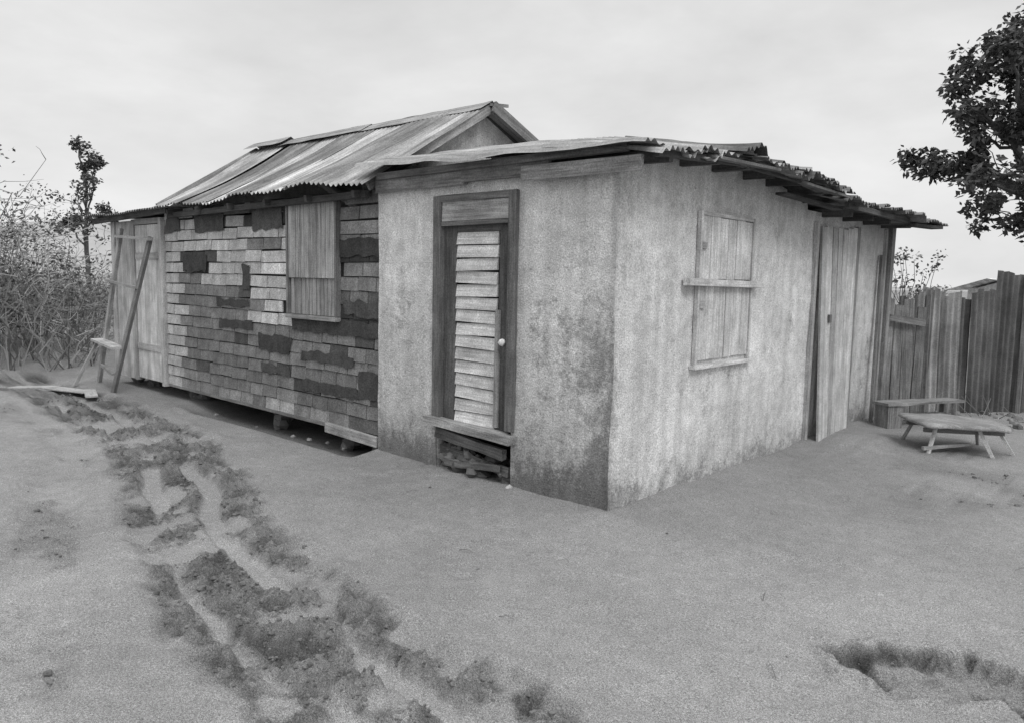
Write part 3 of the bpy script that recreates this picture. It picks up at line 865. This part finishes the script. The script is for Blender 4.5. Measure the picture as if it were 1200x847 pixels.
for (x,y,L,a) in ((1.35,-.55,.12,1.9),(1.72,-1.25,.14,2.2),(.5,-1.6,.08,.4),(2.2,.9,.1,.9),(-.3,-1.1,.1,.2),(-1.4,-.6,.1,1.2)):
    z=gh(x,y)+.008; tw.tube([(x,y,z),(x+math.cos(a)*L*.5,y+math.sin(a)*L*.5,z+.012),(x+math.cos(a)*L,y+math.sin(a)*L,z)],.0025,.0015,4,.6)
for _ in range(9):
    a=ru(0,6.28); x,y=site(ru(9,9.6),ru(5.6,6.3)); tw.tube([(x,y,.0),(x+math.cos(a)*.3,y+math.sin(a)*.3,ru(.1,.3))],.006,.003,3,.8)
tw.obj("dry_twigs",TWIG)

mb=MB()
def f(u,v):
    lat=-520+1100*u; dep=260+200*v; x,y=site(dep,lat)
    prof=21*math.exp(-((lat+175)/60)**2)+12*math.exp(-((lat+270)/90)**2)+2
    z=prof*math.sin(math.pi*min(1,v*1.0))*(1+.2*noise.noise(Vector((lat*.03,v*3,0))))-1
    return (x,y,z)
mb.grid(160,14,f,1.0); mb.obj("hill",HILL,None,True)
dh=empty("distant_tin_roof_house")
def P(dl,dd,z): x,y=site(24+dd,19.0+dl); return (x,y,z-.20)
mb=MB()
def f(u,v): return P(-3.9+7.8*u,-2.2+2.6*v,1.78+.28*u+.32*v)
mb.grid(60,8,f,2.0)
def f(u,v): return P(-3.9+7.8*u,.42+2.4*v,2.10+.28*u-.42*v)
mb.grid(60,8,f,2.0)
mb.obj("roof",TIN,dh)
mb=MB(); 
mb.add([P(-3.3,-1.9,0),P(3.5,-1.9,0),P(3.5,-1.9,1.95),P(-3.3,-1.9,1.76),P(-3.3,2.4,0),P(3.5,2.4,0),P(3.5,2.4,1.95),P(-3.3,2.4,1.7)],[(0,1,2,3),(1,5,6,2),(5,4,7,6),(4,0,3,7)],1.0)
mb.add([P(-3.3,-1.9,1.76),P(-3.3,.4,2.05),P(-3.3,2.4,1.7)],[(0,1,2)],1.0)
mb.obj("walls",PLAS,dh)

# ------------------------------------------------------------------ light
EL,AZ=math.radians(46),math.radians(112)     # azimuth clockwise from +Y
w=bpy.data.worlds.new("World"); scene.world=w; w.use_nodes=True
nt=w.node_tree; nt.nodes.clear(); g=G(nt)
out=nt.nodes.new("ShaderNodeOutputWorld"); bg=nt.nodes.new("ShaderNodeBackground"); nt.links.new(bg.outputs[0],out.inputs[0])
sky=nt.nodes.new("ShaderNodeTexSky"); sky.sky_type='NISHITA'; sky.sun_disc=False; sky.sun_elevation=EL; sky.sun_rotation=AZ
bw=nt.nodes.new("ShaderNodeRGBToBW"); nt.links.new(sky.outputs[0],bw.inputs[0])
tc=nt.nodes.new("ShaderNodeTexCoord"); gen=tc.outputs["Generated"]
sp=nt.nodes.new("ShaderNodeSeparateXYZ"); nt.links.new(gen,sp.inputs[0])
cl=g.noise(gen,2.4,6,.55,sc=(1,1,2.6),dist=.3)
cl2=g.noise(gen,9,4,.55,sc=(1,1,2.5))
cloud=g.m('MULTIPLY',g.rng(cl,.3,.7,.88,1.10),g.rng(cl2,.3,.7,.965,1.035))
zen=g.rng(sp.outputs[2],.42,.95,1.0,2.6)
hz=g.rng(sp.outputs[2],-.05,.45,1.09,.92)
v=g.m('MULTIPLY',g.m('MULTIPLY',cloud,zen),g.m('MULTIPLY',hz,7.6))
v=g.m('ADD',v,g.m('MULTIPLY',bw.outputs[0],.06))
cc=g.n("ShaderNodeCombineColor")
for i in range(3): nt.links.new(v,cc.inputs[i])
nt.links.new(cc.outputs[0],bg.inputs[0]); bg.inputs[1].default_value=.1
sl=bpy.data.lights.new("sun","SUN"); sl.energy=1.25; sl.angle=math.radians(22); sl.color=(1,1,1)
so=bpy.data.objects.new("sun",sl); scene.collection.objects.link(so)
dv=Vector((math.sin(AZ)*math.cos(EL),math.cos(AZ)*math.cos(EL),math.sin(EL)))
so.rotation_euler=dv.to_track_quat('Z','Y').to_euler(); so.location=(6,-6,10)
scene.view_settings.view_transform='Standard'; scene.view_settings.look='None'; scene.view_settings.exposure=0
